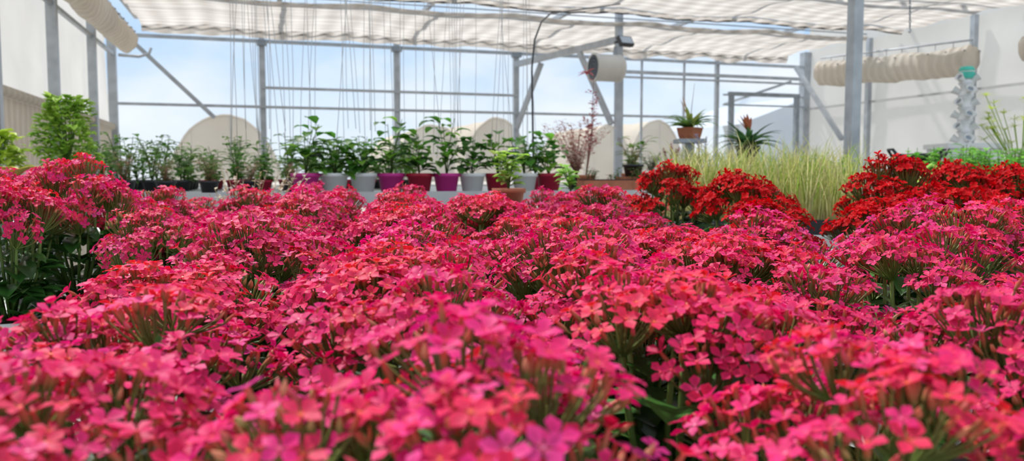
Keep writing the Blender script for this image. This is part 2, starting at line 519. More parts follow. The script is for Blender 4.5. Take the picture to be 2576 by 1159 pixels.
q = MB()
def vpost(u, d, z1, w, mat=M_METAL):
    x = (u-1288)/F*d
    q.box((x, d, z1/2), (w, w, z1), mat, Matrix.Rotation(YAW, 3, 'Z'))
vpost(2138, 6.0, 3.4, .08)
q.build('support_column')
q = MB()
vpost(1553, 10.2, 3.5, .08)
q.beam(P(1553, 100, 10.2), P(1298, 162, 11.9), .06, M_METAL, .08)
q.beam(P(1458, 132, 10.7), P(1538, 312, 10.25), .06, M_METAL)
q.build('support_column')
q = MB()
q.beam(P(1362, 158, 11.6), P(1300, 322, 11.9), .06, M_METAL)
q.beam(P(312, 84, 10.4), P(540, 296, 10.7), .055, M_METAL)
q.tube([P(298, 138, 10.2), P(350, 142, 10.25), P(375, 135, 10.3), P(380, 120, 10.3)], .02, M_METAL, 8)
q.beam(P(2003, 170, 13.2), P(2118, 350, 12.0), .06, M_METAL)
q.beam(P(1990, 205, 13.3), P(1822, 262, 13.3), .04, M_METAL)
q.build('wall_brace')
q = MB()
for X in (7.3, 8.55):
    q.box((X, YB-.12, 1.27), (.07, .07, 2.54), M_METALD)
q.box((7.92, YB-.12, 2.56), (1.34, .07, .06), M_METALD)
q.build('door_1', gframe=True)

q = MB()
for Y in (9.6, 7.6):
    z0, z1 = H+2.15, H+2.6
    q.box((3.5, Y, z0), (10.6, .06, .06), M_METAL); q.box((3.5, Y, z1), (10.6, .05, .05), M_METAL)
    for i in range(12):
        x = XL+.88*i
        q.beam((x, Y, z0), (x+.44, Y, z1), .035, M_METAL); q.beam((x+.44, Y, z1), (x+.88, Y, z0), .035, M_METAL)
for k in range(7):
    X = XL+.3+k*1.75
    q.box((X, 7, H+2.05), (.05, 9, .05), M_METAL)
q.build('roof_truss', gframe=True)

def screen(name, X0, X1, Y0, Y1, z, seed, drop=.10):
    q = MB(); nx, ny = 150, int((Y1-Y0)/.06)
    vs = []; fs = []
    for i in range(nx+1):
        X = X0+(X1-X0)*i/nx
        for j in range(ny+1):
            t = j/ny; Y = Y0+(Y1-Y0)*t
            sag = -.035*abs(math.sin(X*math.pi/1.77+seed))*(1 if 0 < j < ny else 1.3)
            zz = z+sag+.012*noise.noise(Vector((X*3, Y*5, seed)))+.015*math.sin(Y*9+noise.noise(Vector((X*.7, Y, 5)))*2)
            vs.append(Vector((X, Y+(.02*noise.noise(Vector((X*2, 0, seed))) if j in (0, ny) else 0), zz)))
    for i in range(nx):
        for j in range(ny):
            a = i*(ny+1)+j; fs.append((a, a+ny+1, a+ny+2, a+1))
    q.add(vs, fs, M_FAB)
    for Yh, dr in ((Y1, drop), (Y0, drop*.35)):
        vs = []; fs = []
        for i in range(nx*2+1):
            X = X0+(X1-X0)*i/(nx*2)
            sag = -.035*abs(math.sin(X*math.pi/1.77+seed))
            for j in range(4):
                vs.append(Vector((X, Yh+.015*math.sin(X*23+j)+.01*j, z+sag-dr*j/3*(1+.4*noise.noise(Vector((X*2.5, 2, seed)))))))
        for i in range(nx*2):
            for j in range(3):
                a = i*4+j; fs.append((a, a+4, a+5, a+1))
        q.add(vs, fs, M_FAB)
    pts = [Vector((X0+(X1-X0)*i/120, Y1+.03, z-.04-.035*abs(math.sin((X0+(X1-X0)*i/120)*math.pi/1.77+seed))+.02*noise.noise(Vector((i*.4, 0, seed))))) for i in range(121)]
    q.tube(pts, .010, M_BLACK, 5)
    for Y in [Y0+.02, Y0+(Y1-Y0)*.5]:
        q.tube([(X0, Y, z+.03), (X1, Y, z+.03)], .008, M_METALD, 5)
    return q.build(name, gframe=True)
screen('shade_curtain', XL+.42, 8.08, 9.20, 10.95, H+1.92, 1.1, .12)
screen('shade_curtain', XL+.42, 8.08, 4.9, 8.55, H+1.92, 2.3, .05)

def roll(name, a, b, r, seed, flat=.8):
    q = MB(); n = 120; m = 24; vs = []; fs = []
    a = Vector(a); b = Vector(b); t = (b-a).normalized(); x = t.cross(Vector((0, 0, 1))).normalized()
    for i in range(n+1):
        p = a.lerp(b, i/n); p.z -= .03*abs(math.sin(math.pi*3*i/n))
        for j in range(m):
            an = 2*math.pi*j/m
            k = i/n*(b-a).length
            rr = r*(1+.22*noise.noise(Vector((k*2.2, math.cos(an)*1.6+seed, math.sin(an)*1.6)))+.07*noise.noise(Vector((k*9, math.cos(an)*2+seed, math.sin(an)*2))))
            up = math.sin(an)
            vs.append(p+x*math.cos(an)*rr*flat+Vector((0, 0, 1))*up*rr*(1.15 if up < 0 else .95))
    for i in range(n):
        for j in range(m):
            u, v = i*m+j, i*m+(j+1) % m; fs.append((u, v, v+m, u+m))
    fs.append(tuple(range(m))); fs.append(tuple(range(n*m, n*m+m)))
    q.add(vs, fs, M_FABR)
    L = (b-a).length; k = 0
    while k < L:
        p = a+t*k
        for sg in (-1, 1):
            q.lathe(p+x*sg*r*.86*flat+Vector((0, 0, r*.45)), [(.0, .0), (.014, .0), (.014, .012), (0, .012)], M_METALD, 8)
        q.tube([p+Vector((0, 0, r*.8)), p+Vector((0, 0, r*1.3))], .004, M_METALD, 4)
        k += .28
    q.tube([a+Vector((0, 0, r*1.25)), b+Vector((0, 0, r*1.25))], .012, M_METAL, 6)
    return q.build(name, gframe=True)
roll('rolled_side_curtain', (XL+.26, 5.5, H+1.68), (XL+.26, 10.9, H+1.68), .15, 2)
roll('rolled_side_curtain', (8.27, 7.65, H+1.42), (8.27, 10.4, H+1.58), .17, 7)
roll('rolled_side_curtain', (8.27, 5.4, H+1.44), (8.27, 6.95, H+1.44), .13, 11)

# ------------------------------------------------------------------ ventilation fan
q = MB()
fc = P(1527, 171, 9.9)
axd = (Vector((-1, -.35, 0))).normalized()
xx = axd.cross(Vector((0, 0, 1))).normalized(); zz = xx.cross(axd)
R = Matrix((xx, zz, axd)).transposed()
if R.determinant() < 0: R = Matrix((-xx, zz, axd)).transposed()
r = .165
M_FANB = solid('cream_enamel', (.62, .60, .55), .5, .08, 4)
q.lathe(fc, [(r*.93, .19), (r*1.08, .19), (r*1.08, .16), (r, .15), (r, -.12), (r*1.04, -.13), (r*1.04, -.16), (r*.85, -.2), (0, -.2)], M_FANB, 36, R)
q.lathe(fc, [(r*.93, .19), (r*.93, -.05), (0, -.05)], M_METALD, 36, R)
q.lathe(fc, [(0, .10), (.03, .10), (.035, .06), (.035, -.04)], M_BLACK, 16, R)
for k in range(5):
    a = k*2*math.pi/5
    d0 = R @ Vector((math.cos(a), math.sin(a), 0)); d1 = R @ Vector((-math.sin(a), math.cos(a), 0))
    p0 = fc+axd*.05
    q.add([p0+d0*.03-d1*.015, p0+d0*.145-d1*.04+axd*.02, p0+d0*.145+d1*.04-axd*.02, p0+d0*.03+d1*.015-axd*.01], [(0, 1, 2, 3)], M_METALD)
for rr in (.05, .09, .13):
    q.tube([fc+axd*.185+(R @ Vector((math.cos(a*.2618)*rr, math.sin(a*.2618)*rr, 0))) for a in range(25)], .003, M_METALD, 4)
q.beam(fc+Vector((.10, .0, .22)), fc+Vector((.13, .3, .22)), .04, M_METALD)
q.beam(fc+Vector((.10, .0, .1)), fc+Vector((.10, .0, .26)), .03, M_METALD)
q.build('ventilation_fan')
q = MB()
fp = P(1573, 104, 9.9)
R = Matrix.Rotation(.5, 3, 'Z') @ Matrix.Rotation(-.6, 3, 'X')
q.box(fp, (.2, .05, .13), M_BLACK, R); q.box(fp+R @ Vector((0, -.027, 0)), (.17, .006, .10), M_METAL, R)
for k in range(5): q.box(fp+R @ Vector((-.07+.035*k, .035, 0)), (.008, .03, .11), M_BLACK, R)
q.beam(fp+Vector((-.1, .05, 0)), fp+Vector((-.1, .22, .02)), .025, M_BLACK)
q.build('floodlight')
q = MB()
hp = [(1342, 425, 4.3), (1340, 300, 4.4), (1338, 170, 4.5), (1345, 100, 4.6), (1362, 55, 4.8), (1385, 34, 5.1)]
pts = [P(*p) for p in hp]
pts += [P(1385, 34, 5.1).lerp(P(1560, 10, 7.0), t) for t in (.3, .6, 1)]
q.tube(pts, .0055, M_BLACK, 8); q.build('irrigation_hose')
q = MB()
for k in range(10):
    p = P(2289, -30+k*10.5, 6.0); R = Matrix.Rotation((k % 2)*math.pi/2, 3, 'Z')
    q.tube([p+R @ Vector((math.cos(a)*.006, 0, math.sin(a)*.02)) for a in [i*math.pi/4 for i in range(9)]], .003, M_METALD, 4)
hk = P(2289, 72, 6.0)
q.tube([hk, hk+Vector((.008, 0, -.015)), hk+Vector((0, 0, -.03)), hk+Vector((-.012, 0, -.02))], .004, M_METALD, 5)
q.tube([P(2289, -30, 6.0), P(2289, -30, 6.0)+Vector((0, 0, .45))], .003, M_METALD, 4)
q.build('hanging_chain')

# ------------------------------------------------------------------ strings
random.seed(77)
q = MB()
ztop = H+1.86
for k in range(54):
    d = rnd(3.9, 4.6)
    u = rnd(575, 1325); lean = rnd(-14, 14) if k % 3 else rnd(-90, 90)
    bot = P(u+lean, rnd(320, 400), d)
    t = Vector(((u-1288)/F*d, d, ztop))
    pts = []
    for i in range(9):
        f = i/8; p = t.lerp(bot, f)
        p.x += .012*noise.noise(Vector((k*3.1, f*3, 0))); pts.append(p)
    q.tube(pts, .0017, M_STRING, 4)
for k in range(3):
    yy = 3.95+.25*k
    q.tube([G(-1.3, yy+.05, ztop), G(2.8, yy+.05, ztop)], .004, M_METALD, 4)
q.build('trellis_strings')

# ------------------------------------------------------------------ generic plants
GREENS = [(.09, .28, .03), (.15, .38, .04), (.06, .19, .025), (.26, .50, .06)]
def pot(q, p, r, h, mat, n=24):
    p = Vector(p)
    q.lathe(p, [(0, 0), (r*.72, 0), (r*.93, h*.82), (r*1.04, h*.82), (r*1.04, h), (r*.94, h), (r*.92, h*.9), (0, h*.9)], mat, n)
    q.lathe(p, [(r*.92, h*.9), (r*.5, h*.94), (0, h*.95)], M_SOIL, 16)

def leafy(q, base, h, r, nst, nl, L, W, cols, droop=.8, mat=None, stemcol=(.12, .2, .05), sr=.003, z0=.15):
    base = Vector(base); mat = mat or M_LEAF
    for k in range(nst):
        a = rnd(0, 6.28); rr = r*math.sqrt(random.random())*.7
        tip = base+Vector((math.cos(a)*rr, math.sin(a)*rr, h*rnd(.7, 1.0)))
        mid = base.lerp(tip, .5)+Vector((-math.cos(a)*rr*.2, -math.sin(a)*rr*.2, 0))
        q.tube([base, mid, tip], [sr, sr*.8, sr*.5], M_STEM, 5, col=stemcol)
        for i in range(nl):
            t = z0+(1-z0)*(i+rnd(0, .8))/nl
            p = (base.lerp(mid, t*2) if t < .5 else mid.lerp(tip, min(1, t*2-1)))
            b = i*2.4+rnd(-.5, .5)
            d = Vector((math.cos(b), math.sin(b), rnd(.0, .8)))
            f = rnd(.7, 1.15)
            pe = p+d.normalized()*L*.25
            q.tube([p, pe], sr*.4, M_STEM, 3, col=stemcol, cap=False)
            q.leaf(pe, d, L*f, W*f, mat, vary(random.choice(cols), .25), droop=droop)

random.seed(31)
potcols = [M_MAG, M_WPL, M_WPL, M_MAG, M_CRIM, M_MAG, M_WPL, M_CRIM, M_WPL, M_CRIM]
hts = [.26, .19, .19, .31, .22, .30, .21, .23, .23, .21]
for i, mtl in enumerate(potcols):
    o = Vector(G(.20+i*.135, 3.86+rnd(-.015, .015), ZC))
    q = MB(); g = Vector((0, 0, 0))
    pot(q, g, .066, .098, mtl)
    leafy(q, g+Vector((0, 0, .08)), hts[i], .10, 3, 8, .095, .060, GREENS, droop=1.2, z0=.1)
    leafy(q, g+Vector((0, 0, .08)), hts[i]*.55, .11, 3, 5, .08, .052, GREENS, droop=1.2, z0=.3)
    q.build('potted_pepper_plant', loc=o)

q = MB()
random.seed(9)
SG = [(.18, .40, .07), (.26, .48, .11), (.13, .32, .06), (.34, .52, .16)]
for ix in range(14):
    for iy in range(4):
        p = G(-1.0+ix*.145+rnd(-.01, .01), 4.75+iy*.24, ZC)
        pot(q, p, .055, .06, M_CRIM if 4 < ix < 12 else M_BLACK, 12)
        leafy(q, p+Vector((0, 0, .05)), rnd(.15, .30), .10, 4, 10, .06, .034, SG, droop=1.0, z0=.02)
q.build('potted_seedlings')
q = MB()
for ix in range(6):
    p = G(-.85+ix*.2, 4.35+rnd(-.1, .1), ZC)
    pot(q, p, .05, .06, M_BLACK, 12)
    leafy(q, p+Vector((0, 0, .04)), rnd(.1, .2), .12, 12, 10, .026, .014, [(.45, .36, .18), (.30, .40, .12), (.64, .32, .24), (.22, .34, .08)], stemcol=(.3, .2, .1), sr=.0015)
q.build('potted_dry_herbs')
q = MB()
p0 = P(595, 520, 2.75)
for k in range(34):
    st = Vector((p0.x+rnd(-.03, .03), 2.85+rnd(-.03, .03), ZB+.08))
    tip = Vector((p0.x+rnd(-.12, .22), 2.85+rnd(-.08, .08), H-rnd(-.03, .10)))
    q.tube([st, st.lerp(tip, .5)+Vector((rnd(-.01, .01), 0, 0)), tip], [.002, .0015, .001], M_STEM, 4, col=(.45, .33, .18))
    for i in range(10):
        pp = st.lerp(tip, rnd(.6, 1)); d = Vector((rnd(-1, 1), rnd(-1, 1), rnd(-.2, 1)))
        q.leaf(pp, d, .017, .012, M_LEAF, random.choice([(.7, .6, .45), (.55, .45, .25), (.65, .55, .5)]), segs=2)
pot(q, (p0.x, 2.85, ZB-.02), .06, .11, M_TERRA)
q.build('potted_dried_flowers')
bx = MB()
bx.box((p0.x, 2.85, ZB-.035), (.3, .3, .03), M_WPAINT)
for dx in (-.12, .12):
    for dy in (-.12, .12): bx.box((p0.x+dx, 2.85+dy, (ZB-.05)/2), (.03, .03, ZB-.05), M_METAL)
bx.build('plant_stand')

def frilly(q, base, h, r, n, cols, L=.05, W=.04):
    for k in range(n):
        a = rnd(0, 6.28); z = rnd(0, 1)
        rr = r*(.5+.5*math.sin(math.pi*min(1, z*.75+.2)))*math.sqrt(rnd(.15, 1))*(1+.25*math.sin(a*3+z*7))
        p = base+Vector((math.cos(a)*rr, math.sin(a)*rr, z*h))
        d = Vector((math.cos(a), math.sin(a), rnd(-.2, .9)))
        f = rnd(.6, 1.2)
        q.leaf(p, d, L*f, W*f, M_LEAF, vary(random.choice(cols), .25), droop=rnd(.3, 1.8), segs=3, fold=rnd(.1, .7))
    for k in range(9):
        a = k*.7
        q.tube([base, base+Vector((math.cos(a)*r*.3, math.sin(a)*r*.3, h*.5)), base+Vector((math.cos(a)*r*.6, math.sin(a)*r*.6, h*.92))], [.006, .004, .002], M_STEM, 5, col=(.15, .25, .06))
q = MB(); random.seed(4)
pot(q, (0, 0, 0), .075, .12, M_TERRA)
frilly(q, Vector((0, 0, .11)), .32, .105, 900, [(.46, .68, .10), (.54, .74, .14), (.32, .56, .08)], .036, .032)
q.build('potted_bushy_geranium', loc=G(-.82, 3.98, ZC))
q = MB(); pot(q, (0, 0, 0), .06, .10, M_TERRA)
frilly(q, Vector((0, 0, .09)), .17, .10, 330, [(.52, .68, .07), (.60, .74, .10), (.40, .58, .06)], .05, .04)
q.build('potted_lime_foliage_plant', loc=G(-1.06, 3.82, ZC))
q = MB(); pot(q, (0, 0, 0), .05, .1, M_WPL)
for k in range(14):
    a = k*1.04
    q.leaf((0, 0, .1), (math.cos(a), math.sin(a), 1.3), .15, .06, M_LEAF, random.choice([(.60, .40, .10), (.64, .26, .18), (.50, .50, .10)]), droop=1.3)
cx_, cy_ = P(22, 460, 2.75).x, 2.75
ct = q.build('potted_croton', loc=(cx_, cy_, ZB+.26))
bx = MB(); bx.box((cx_, cy_, ZB+.245), (.26, .26, .03), M_WPAINT)
for dx in (-.1, .1):
    for dy in (-.1, .1): bx.box((cx_+dx, cy_+dy, (ZB+.23)/2), (.03, .03, ZB+.23), M_METAL)
bx.build('plant_stand')

q = MB(); random.seed(8)
pot(q, (0, 0, 0), .056, .085, M_TERRA)
leafy(q, Vector((0, 0, .075)), .145, .08, 7, 9, .046, .030, [(.34, .60, .07), (.44, .68, .10), (.54, .72, .18)], droop=.7, sr=.002)
pz = P(1280, 536, 2.72)
loc = Vector((pz.x, 2.72, pz.z)); q.build('potted_basil', loc=loc)
bx = MB(); bx.box((loc.x+.12, 2.76, loc.z-.015), (.46, .18, .03), M_WPAINT)
for dx in (-.08, .32):
    for dy in (-.06, .06): bx.box((loc.x+dx, 2.76+dy, (loc.z-.03)/2), (.03, .03, loc.z-.03), M_METAL)
bx.build('plant_stand')
q = MB(); pot(q, (0, 0, 0), .04, .07, M_BLACK)
leafy(q, Vector((0, 0, .06)), .11, .06, 5, 8, .038, .026, [(.24, .52, .07), (.34, .60, .10)], droop=.7, sr=.002)
q.build('potted_mint', loc=Vector((P(1437, 500, 2.76).x, 2.76, loc.z)))

random.seed(12)
q = MB()
for k in range(6):
    p = G(1.72+k*.15, 4.0+.02*k, ZC)
    R = Matrix.Rotation(YAW, 3, 'Z')
    q.box(p+Vector((0, 0, .03)), (.14, .11, .06), M_TERRA, R); q.box(p+Vector((0, 0, .06)), (.125, .095, .012), M_SOIL, R)
    for j in range(3):
        leafy(q, p+Vector((rnd(-.04, .04), rnd(-.03, .03), .06)), rnd(.03, .08), .04, 3, 6, .022, .012,
              [(.12, .26, .06), (.35, .16, .10), (.22, .30, .08)], sr=.0015)
q.build('succulent_trays')
q = MB(); pot(q, (0, 0, 0), .07, .09, M_BLACK)
SAL = [(.70, .30, .25), (.76, .42, .36), (.62, .26, .20), (.58, .42, .24)]
leafy(q, Vector((0, 0, .08)), .36, .34, 46, 22, .028, .014, SAL, stemcol=(.5, .25, .18), sr=.0014)
q.build('potted_pink_lace_plant', loc=G(1.93, 4.75, ZC))
q = MB(); pot(q, (0, 0, 0), .055, .09, M_TERRA)
for k in range(3):
    tp = Vector((rnd(-.05, .05), rnd(-.03, .03), .66-.12*k))
    q.tube([(0, 0, .08), tp*.5+Vector((.01, 0, .02)), tp], [.004, .003, .0015], M_STEM, 5, col=(.4, .18, .15))
    for i in range(34):
        t = rnd(.3, 1); p = Vector((0, 0, .08)).lerp(tp, t); a = rnd(0, 6.28)
        dd = Vector((math.cos(a), math.sin(a), .3))
        tw = p+dd*rnd(.02, .08)*(1.2-t)
        q.tube([p, tw], .001, M_STEM, 3, col=(.45, .2, .16), cap=False)
        for j in range(3):
            q.leaf(tw, dd+Vector((rnd(-.6, .6), rnd(-.6, .6), rnd(-.4, .4))), .024, .013, M_LEAF, random.choice([(.76, .22, .22), (.72, .32, .26), (.66, .16, .2)]), segs=2)
for j in range(14):
    q.leaf((.0, 0, .68), (rnd(-1, 1), rnd(-1, 1), rnd(-.3, .5)), .06, .02, M_LEAF, (.74, .22, .22), segs=3)
q.build('potted_red_maple_seedling', loc=G(1.82, 4.33, ZC))
q = MB(); pot(q, (0, 0, 0), .06, .07, M_BLACK)
leafy(q, Vector((0, 0, .05)), .06, .06, 5, 6, .035, .018, [(.3, .2, .1), (.2, .3, .1)], sr=.002)
q.build('potted_echeveria', loc=G(2.05, 4.18, ZC+.08))
bx = MB(); bx.box((2.05, 4.18, ZC+.04), (.16, .14, .08), M_TERRA); bx.build('terracotta_plinth', gframe=True)
q = MB(); pot(q, (0, 0, 0), .07, .1, M_TERRA)
leafy(q, Vector((0, 0, .09)), .26, .18, 9, 9, .07, .028, [(.20, .42, .07), (.28, .50, .10), (.34, .36, .12)], stemcol=(.3, .2, .1))
q.build('potted_schefflera', loc=G(2.30, 4.7, ZC))
q = MB(); pot(q, (0, 0, 0), .07, .1, M_CRIM)
leafy(q, Vector((0, 0, .09)), .24, .18, 8, 12, .06, .03, GREENS)
q.build('potted_green_shrub', loc=G(1.60, 4.6, ZC))
q = MB(); pot(q, (0, 0, 0), .06, .09, M_TERRA)
leafy(q, Vector((0, 0, .09)), .14, .18, 16, 12, .03, .012, [(.18, .30, .10), (.5, .15, .2), (.24, .38, .14)], sr=.0015)
q.build('potted_heather', loc=G(2.24, 4.32, ZC))

def bromeliad(q, base, n, L, W, cols, up=.8):
    for k in range(n):
        a = k*2.4+rnd(-.2, .2)
        q.leaf(base, (math.cos(a), math.sin(a), up+rnd(-.3, .9)), L*rnd(.7, 1.1), W, M_LEAF, vary(random.choice(cols), .2), droop=rnd(.8, 1.6), segs=7, fold=.45, pw=.55)
q = MB()
q.lathe((0, 0, 0), [(0, 0), (.062, 0), (.07, .02), (.082, .07), (.074, .07), (.07, .06), (0, .06)], M_TERRA, 4, smooth=False)
q.lathe((0, 0, 0), [(.07, .062), (0, .066)], M_SOIL, 4)
bromeliad(q, Vector((0, 0, .06)), 38, .20, .030, [(.12, .28, .05), (.2, .36, .06), (.34, .40, .10), (.20, .34, .12)])
for k in range(4):
    q.leaf(Vector((0, 0, .1)), (rnd(-.5, -.1), rnd(-.3, .3), 1), .17, .018, M_LEAF, (.6, .30, .10), droop=.1)
q.tube([(0, 0, .08), (.01, 0, .2), (.025, 0, .34)], [.003, .002, .001], M_STEM, 5, col=(.4, .3, .2))
lb = P(1735, 350, 4.9); q.build('potted_bromeliad', loc=lb)
q = MB(); zb = lb.z
q.box((lb.x, lb.y, zb-.012), (.17, .17, .024), M_METALD)
q.box((lb.x, lb.y, (zb+ZC)/2), (.05, .05, zb-ZC-.03), M_METALD); q.box((lb.x, lb.y, ZC+.008), (.15, .15, .016), M_METALD)
q.build('plant_stand')
q = MB(); pot(q, (0, 0, 0), .075, .12, M_BLACK)
bromeliad(q, Vector((0, 0, .1)), 44, .24, .034, [(.08, .22, .06), (.13, .29, .08), (.07, .17, .06)])
for k in range(10):
    q.leaf(Vector((0, 0, .2)), (rnd(-.6, .6), rnd(-.6, .6), 1), .12, .03, M_LEAF, (.5, .16, .08), droop=.3)
lb2 = P(1880, 415, 4.95); q.build('potted_bromeliad', loc=lb2)
q = MB(); zb = lb2.z
q.lathe((lb2.x, lb2.y, 0), [(0, zb), (.1, zb), (.1, zb-.02), (.02, zb-.03), (.02, ZD+.03), (.12, ZD+.01), (.12, ZD), (0, ZD)], M_METALD, 20)
q.build('plant_stand')
def spikes(name, u, vtop, d, n, zbase, col):
    q = MB(); p0 = P(u, vtop, d); b = Vector((p0.x, d, zbase))
    pot(q, b, .05, .08, M_TERRA)
    for k in range(n):
        tp = p0+Vector((rnd(-.05, .05), rnd(-.04, .04), rnd(-.06, 0)))
        b2 = b+Vector((rnd(-.02, .02), rnd(-.02, .02), .07))
        q.tube([b2, tp], [.002, .001], M_STEM, 4, col=(.15, .28, .08))
        for i in range(40):
            t = rnd(.55, 1); p = b2.lerp(tp, t); a = rnd(0, 6.28)
            q.leaf(p, (math.cos(a), math.sin(a), .4), .016, .012, M_LEAF, vary(col, .15), segs=2)
        for i in range(6):
            a = rnd(0, 6.28); q.leaf(b2.lerp(tp, rnd(.05, .5)), (math.cos(a), math.sin(a), .6), .06, .015, M_LEAF, (.14, .3, .06))
    return q.build(name)
spikes('potted_lavender', 1772, 330, 4.45, 5, ZC, (.62, .58, .80))
spikes('potted_celosia', 1690, 350, 4.7, 5, ZC, (.6, .12, .16))

# ------------------------------------------------------------------ grass tray
q = MB(); random.seed(21)
zt = H-.20
def gbox(xa, xb, ya, yb, za, zb, mat): q.box(((xa+xb)/2, (ya+yb)/2, (za+zb)/2), (xb-xa, yb-ya, zb-za), mat)
tx0, tx1, ty0, ty1 = .56, 1.24, 2.66, 3.16
gbox(tx0, tx1, ty0, ty1, zt, zt+.03, M_BLACK)
for xa, xb, ya, yb in ((tx0-.01, tx1+.01, ty0-.01, ty0), (tx0-.01, tx1+.01, ty1, ty1+.01), (tx0-.01, tx0, ty0, ty1), (tx1, tx1+.01, ty0, ty1)):
    gbox(xa, xb, ya, yb, zt, zt+.05, M_BLACK)
for k in range(2300):
    x, y_ = rnd(tx0+.02, tx1-.02), rnd(ty0+.02, ty1-.02)
    h = rnd(.16, .29)*(1.0 if random.random() < .85 else 1.15); lx, ly = rnd(-.45, .45), rnd(-.4, .4)
    b = Vector((x, y_, zt+.03)); w = rnd(.0009, .0018)
    a = rnd(0, 3.14); sd = Vector((math.cos(a), math.sin(a), 0))*w
    g = rnd(.55, 1.15)
    cbase = (.66*g, .58*g, .28*g); ctip = random.choice([(.52*g, .56*g, .15*g), (.66*g, .63*g, .24*g), (.28*g, .44*g, .06*g), (.74*g, .68*g, .34*g)])
    p1 = b+Vector((lx*h*.15, ly*h*.15, h*.5)); p2 = b+Vector((lx*h*.5, ly*h*.5, h*.85)); p3 = b+Vector((lx*h*.9, ly*h*.9, h))
    q.add([b-sd, b+sd, p1-sd, p1+sd, p2-sd*.8, p2+sd*.8, p3], [(0, 1, 3, 2), (2, 3, 5, 4), (4, 5, 6)], M_LEAF, cols=[cbase, cbase, ctip, ctip, ctip, ctip, ctip])
q.build('wheatgrass_tray')
q = MB(); q.box((.95, 2.9, zt-.02), (.86, .64, .04), M_WPAINT)
for xx_ in (.56, 1.34):
    for yy_ in (2.62, 3.18): q.box((xx_, yy_, (zt-.04)/2), (.04, .04, zt-.04), M_METAL)
q.build('tray_table')

# ------------------------------------------------------------------ right side display
random.seed(55)
def foliage(name, X0, X1, Y0, Y1, n, z0, hmin, hmax, L, cols):
    q = MB()
    R = Matrix.Rotation(YAW, 3, 'Z')
    for k in range(n):
        p = G(rnd(X0, X1), rnd(Y0, Y1), z0)
        h = rnd(hmin, hmax)
        tip = p+Vector((rnd(-.05, .05), rnd(-.05, .05), h))
        q.tube([p, tip], .0018, M_STEM, 3, col=(.16, .28, .06), cap=False)
        for i in range(6):
            a = rnd(0, 6.28); q.leaf(tip-Vector((0, 0, rnd(0, h*.6))), (math.cos(a), math.sin(a), rnd(0, .7)), L*rnd(.7, 1.2), L*.6, M_LEAF, vary(random.choice(cols), .2), droop=.9, segs=3)
    cx = G((X0+X1)/2, (Y0+Y1)/2, z0+.04)
    q.box(cx, (X1-X0, Y1-Y0, .08), M_BLACK, R)
    return q.build(name)
LG = [(.16, .42, .05), (.24, .52, .08), (.10, .30, .04)]
foliage('strawberry_planter', 3.40, 4.6, 3.1, 3.6, 400, ZD, .19, .37, .06, LG)
foliage('salad_planter', 2.85, 3.30, 3.75, 4.1, 160, ZD, .14, .32, .055, [(.34, .56, .09), (.24, .48, .07)])
foliage('basil_planter', 4.3, 5.2, 4.15, 4.6, 200, ZD, .16, .34, .055, LG)

q = MB()
tb = P(2425, 362, 6.4)
tz = tb.z
q.box((0, 0, -.02), (.46, .38, .04), M_WPL); q.box((0, 0, -(tz-ZD)/2-.02), (.42, .34, tz-ZD-.04), M_WPL)
r0 = .05
prof = []
for i in range(6):
    z = i*.096
    prof += [(r0*1.2, z), (r0*.8, z+.03), (r0*.8, z+.07), (r0*1.2, z+.096)]
q.lathe((0, 0, 0), prof, M_WPL, 12)
for i in range(6):
    for k in range(3):
        a = k*2.094+(i % 2)*1.047+.4
        d = Vector((math.cos(a), math.sin(a), .6)).normalized()
        b = Vector((math.cos(a)*r0*.7, math.sin(a)*r0*.7, i*.096+.02))
        zc = d; xc = zc.orthogonal().normalized(); yc = zc.cross(xc)
        R = Matrix((xc, yc, zc)).transposed()
        q.lathe(b, [(.020, 0), (.030, .056), (.035, .062), (.028, .062), (.016, .01)], M_WPL, 12, R)
        q.lathe(b, [(.026, .045), (0, .045)], M_METALD, 12, R)
q.lathe((0, 0, .535), [(.05, -.02), (.062, .02), (.052, .035), (.058, .05), (.045, .075), (0, .08)], M_TEAL, 14)
o = q.build('hydroponic_tower_planter', loc=tb)
q = MB()
q.lathe((0, 0, 0), [(0, 0), (.10, 0), (.125, .31), (.135, .315), (.135, .335), (.12, .335), (.095, .02), (0, .02)], M_BLACK, 28)
for sg in (-1, 1):
    q.tube([Vector((sg*.13, -.04, .31)), Vector((sg*.165, -.03, .36)), Vector((sg*.165, .03, .36)), Vector((sg*.13, .04, .31))], .009, M_BLACK, 6)
q.build('black_rubber_tub', loc=Vector(((2305-1288)/F*4.75, 4.75, ZD)))
q = MB()
q.lathe((0, 0, 0), [(0, 0), (.07, 0), (.075, .16), (.05, .21), (.035, .22)], M_GREENPL, 24)
q.tube([(-.06, 0, .06), (-.12, 0, .16), (-.17, 0, .26)], [.02, .013, .010], M_GREENPL, 10)
q.lathe((-.17, 0, .26), [(.01, 0), (.03, .03), (0, .035)], M_GREENPL, 14, Matrix.Rotation(-.7, 3, 'Y'))
q.tube([(.07, 0, .04), (.12, 0, .1), (.10, 0, .22), (.02, 0, .26), (-.03, 0, .22)], .009, M_GREENPL, 8)
q.build('watering_can', loc=G(3.2, 3.2, ZD))
q = MB(); random.seed(66)
pot(q, (0, 0, 0), .1, .18, M_BLACK)
for k in range(40):
    tp = Vector((rnd(-.30, .26), rnd(-.16, .16), rnd(.34, .72)))
    q.tube([(rnd(-.05, .05), rnd(-.05, .05), .16), tp*.5+Vector((0, 0, .1)), tp], .0025, M_STEM, 4, col=(.35, .50, .08))
    for i in range(18):
        a = i*.349; q.leaf(tp, (math.cos(a), math.sin(a), rnd(.1, .8)), rnd(.05, .085), .006, M_LEAF, (.52, .62, .10), droop=.8, segs=3, fold=.1)
q.build('potted_papyrus', loc=G(4.66, 3.90, ZD))

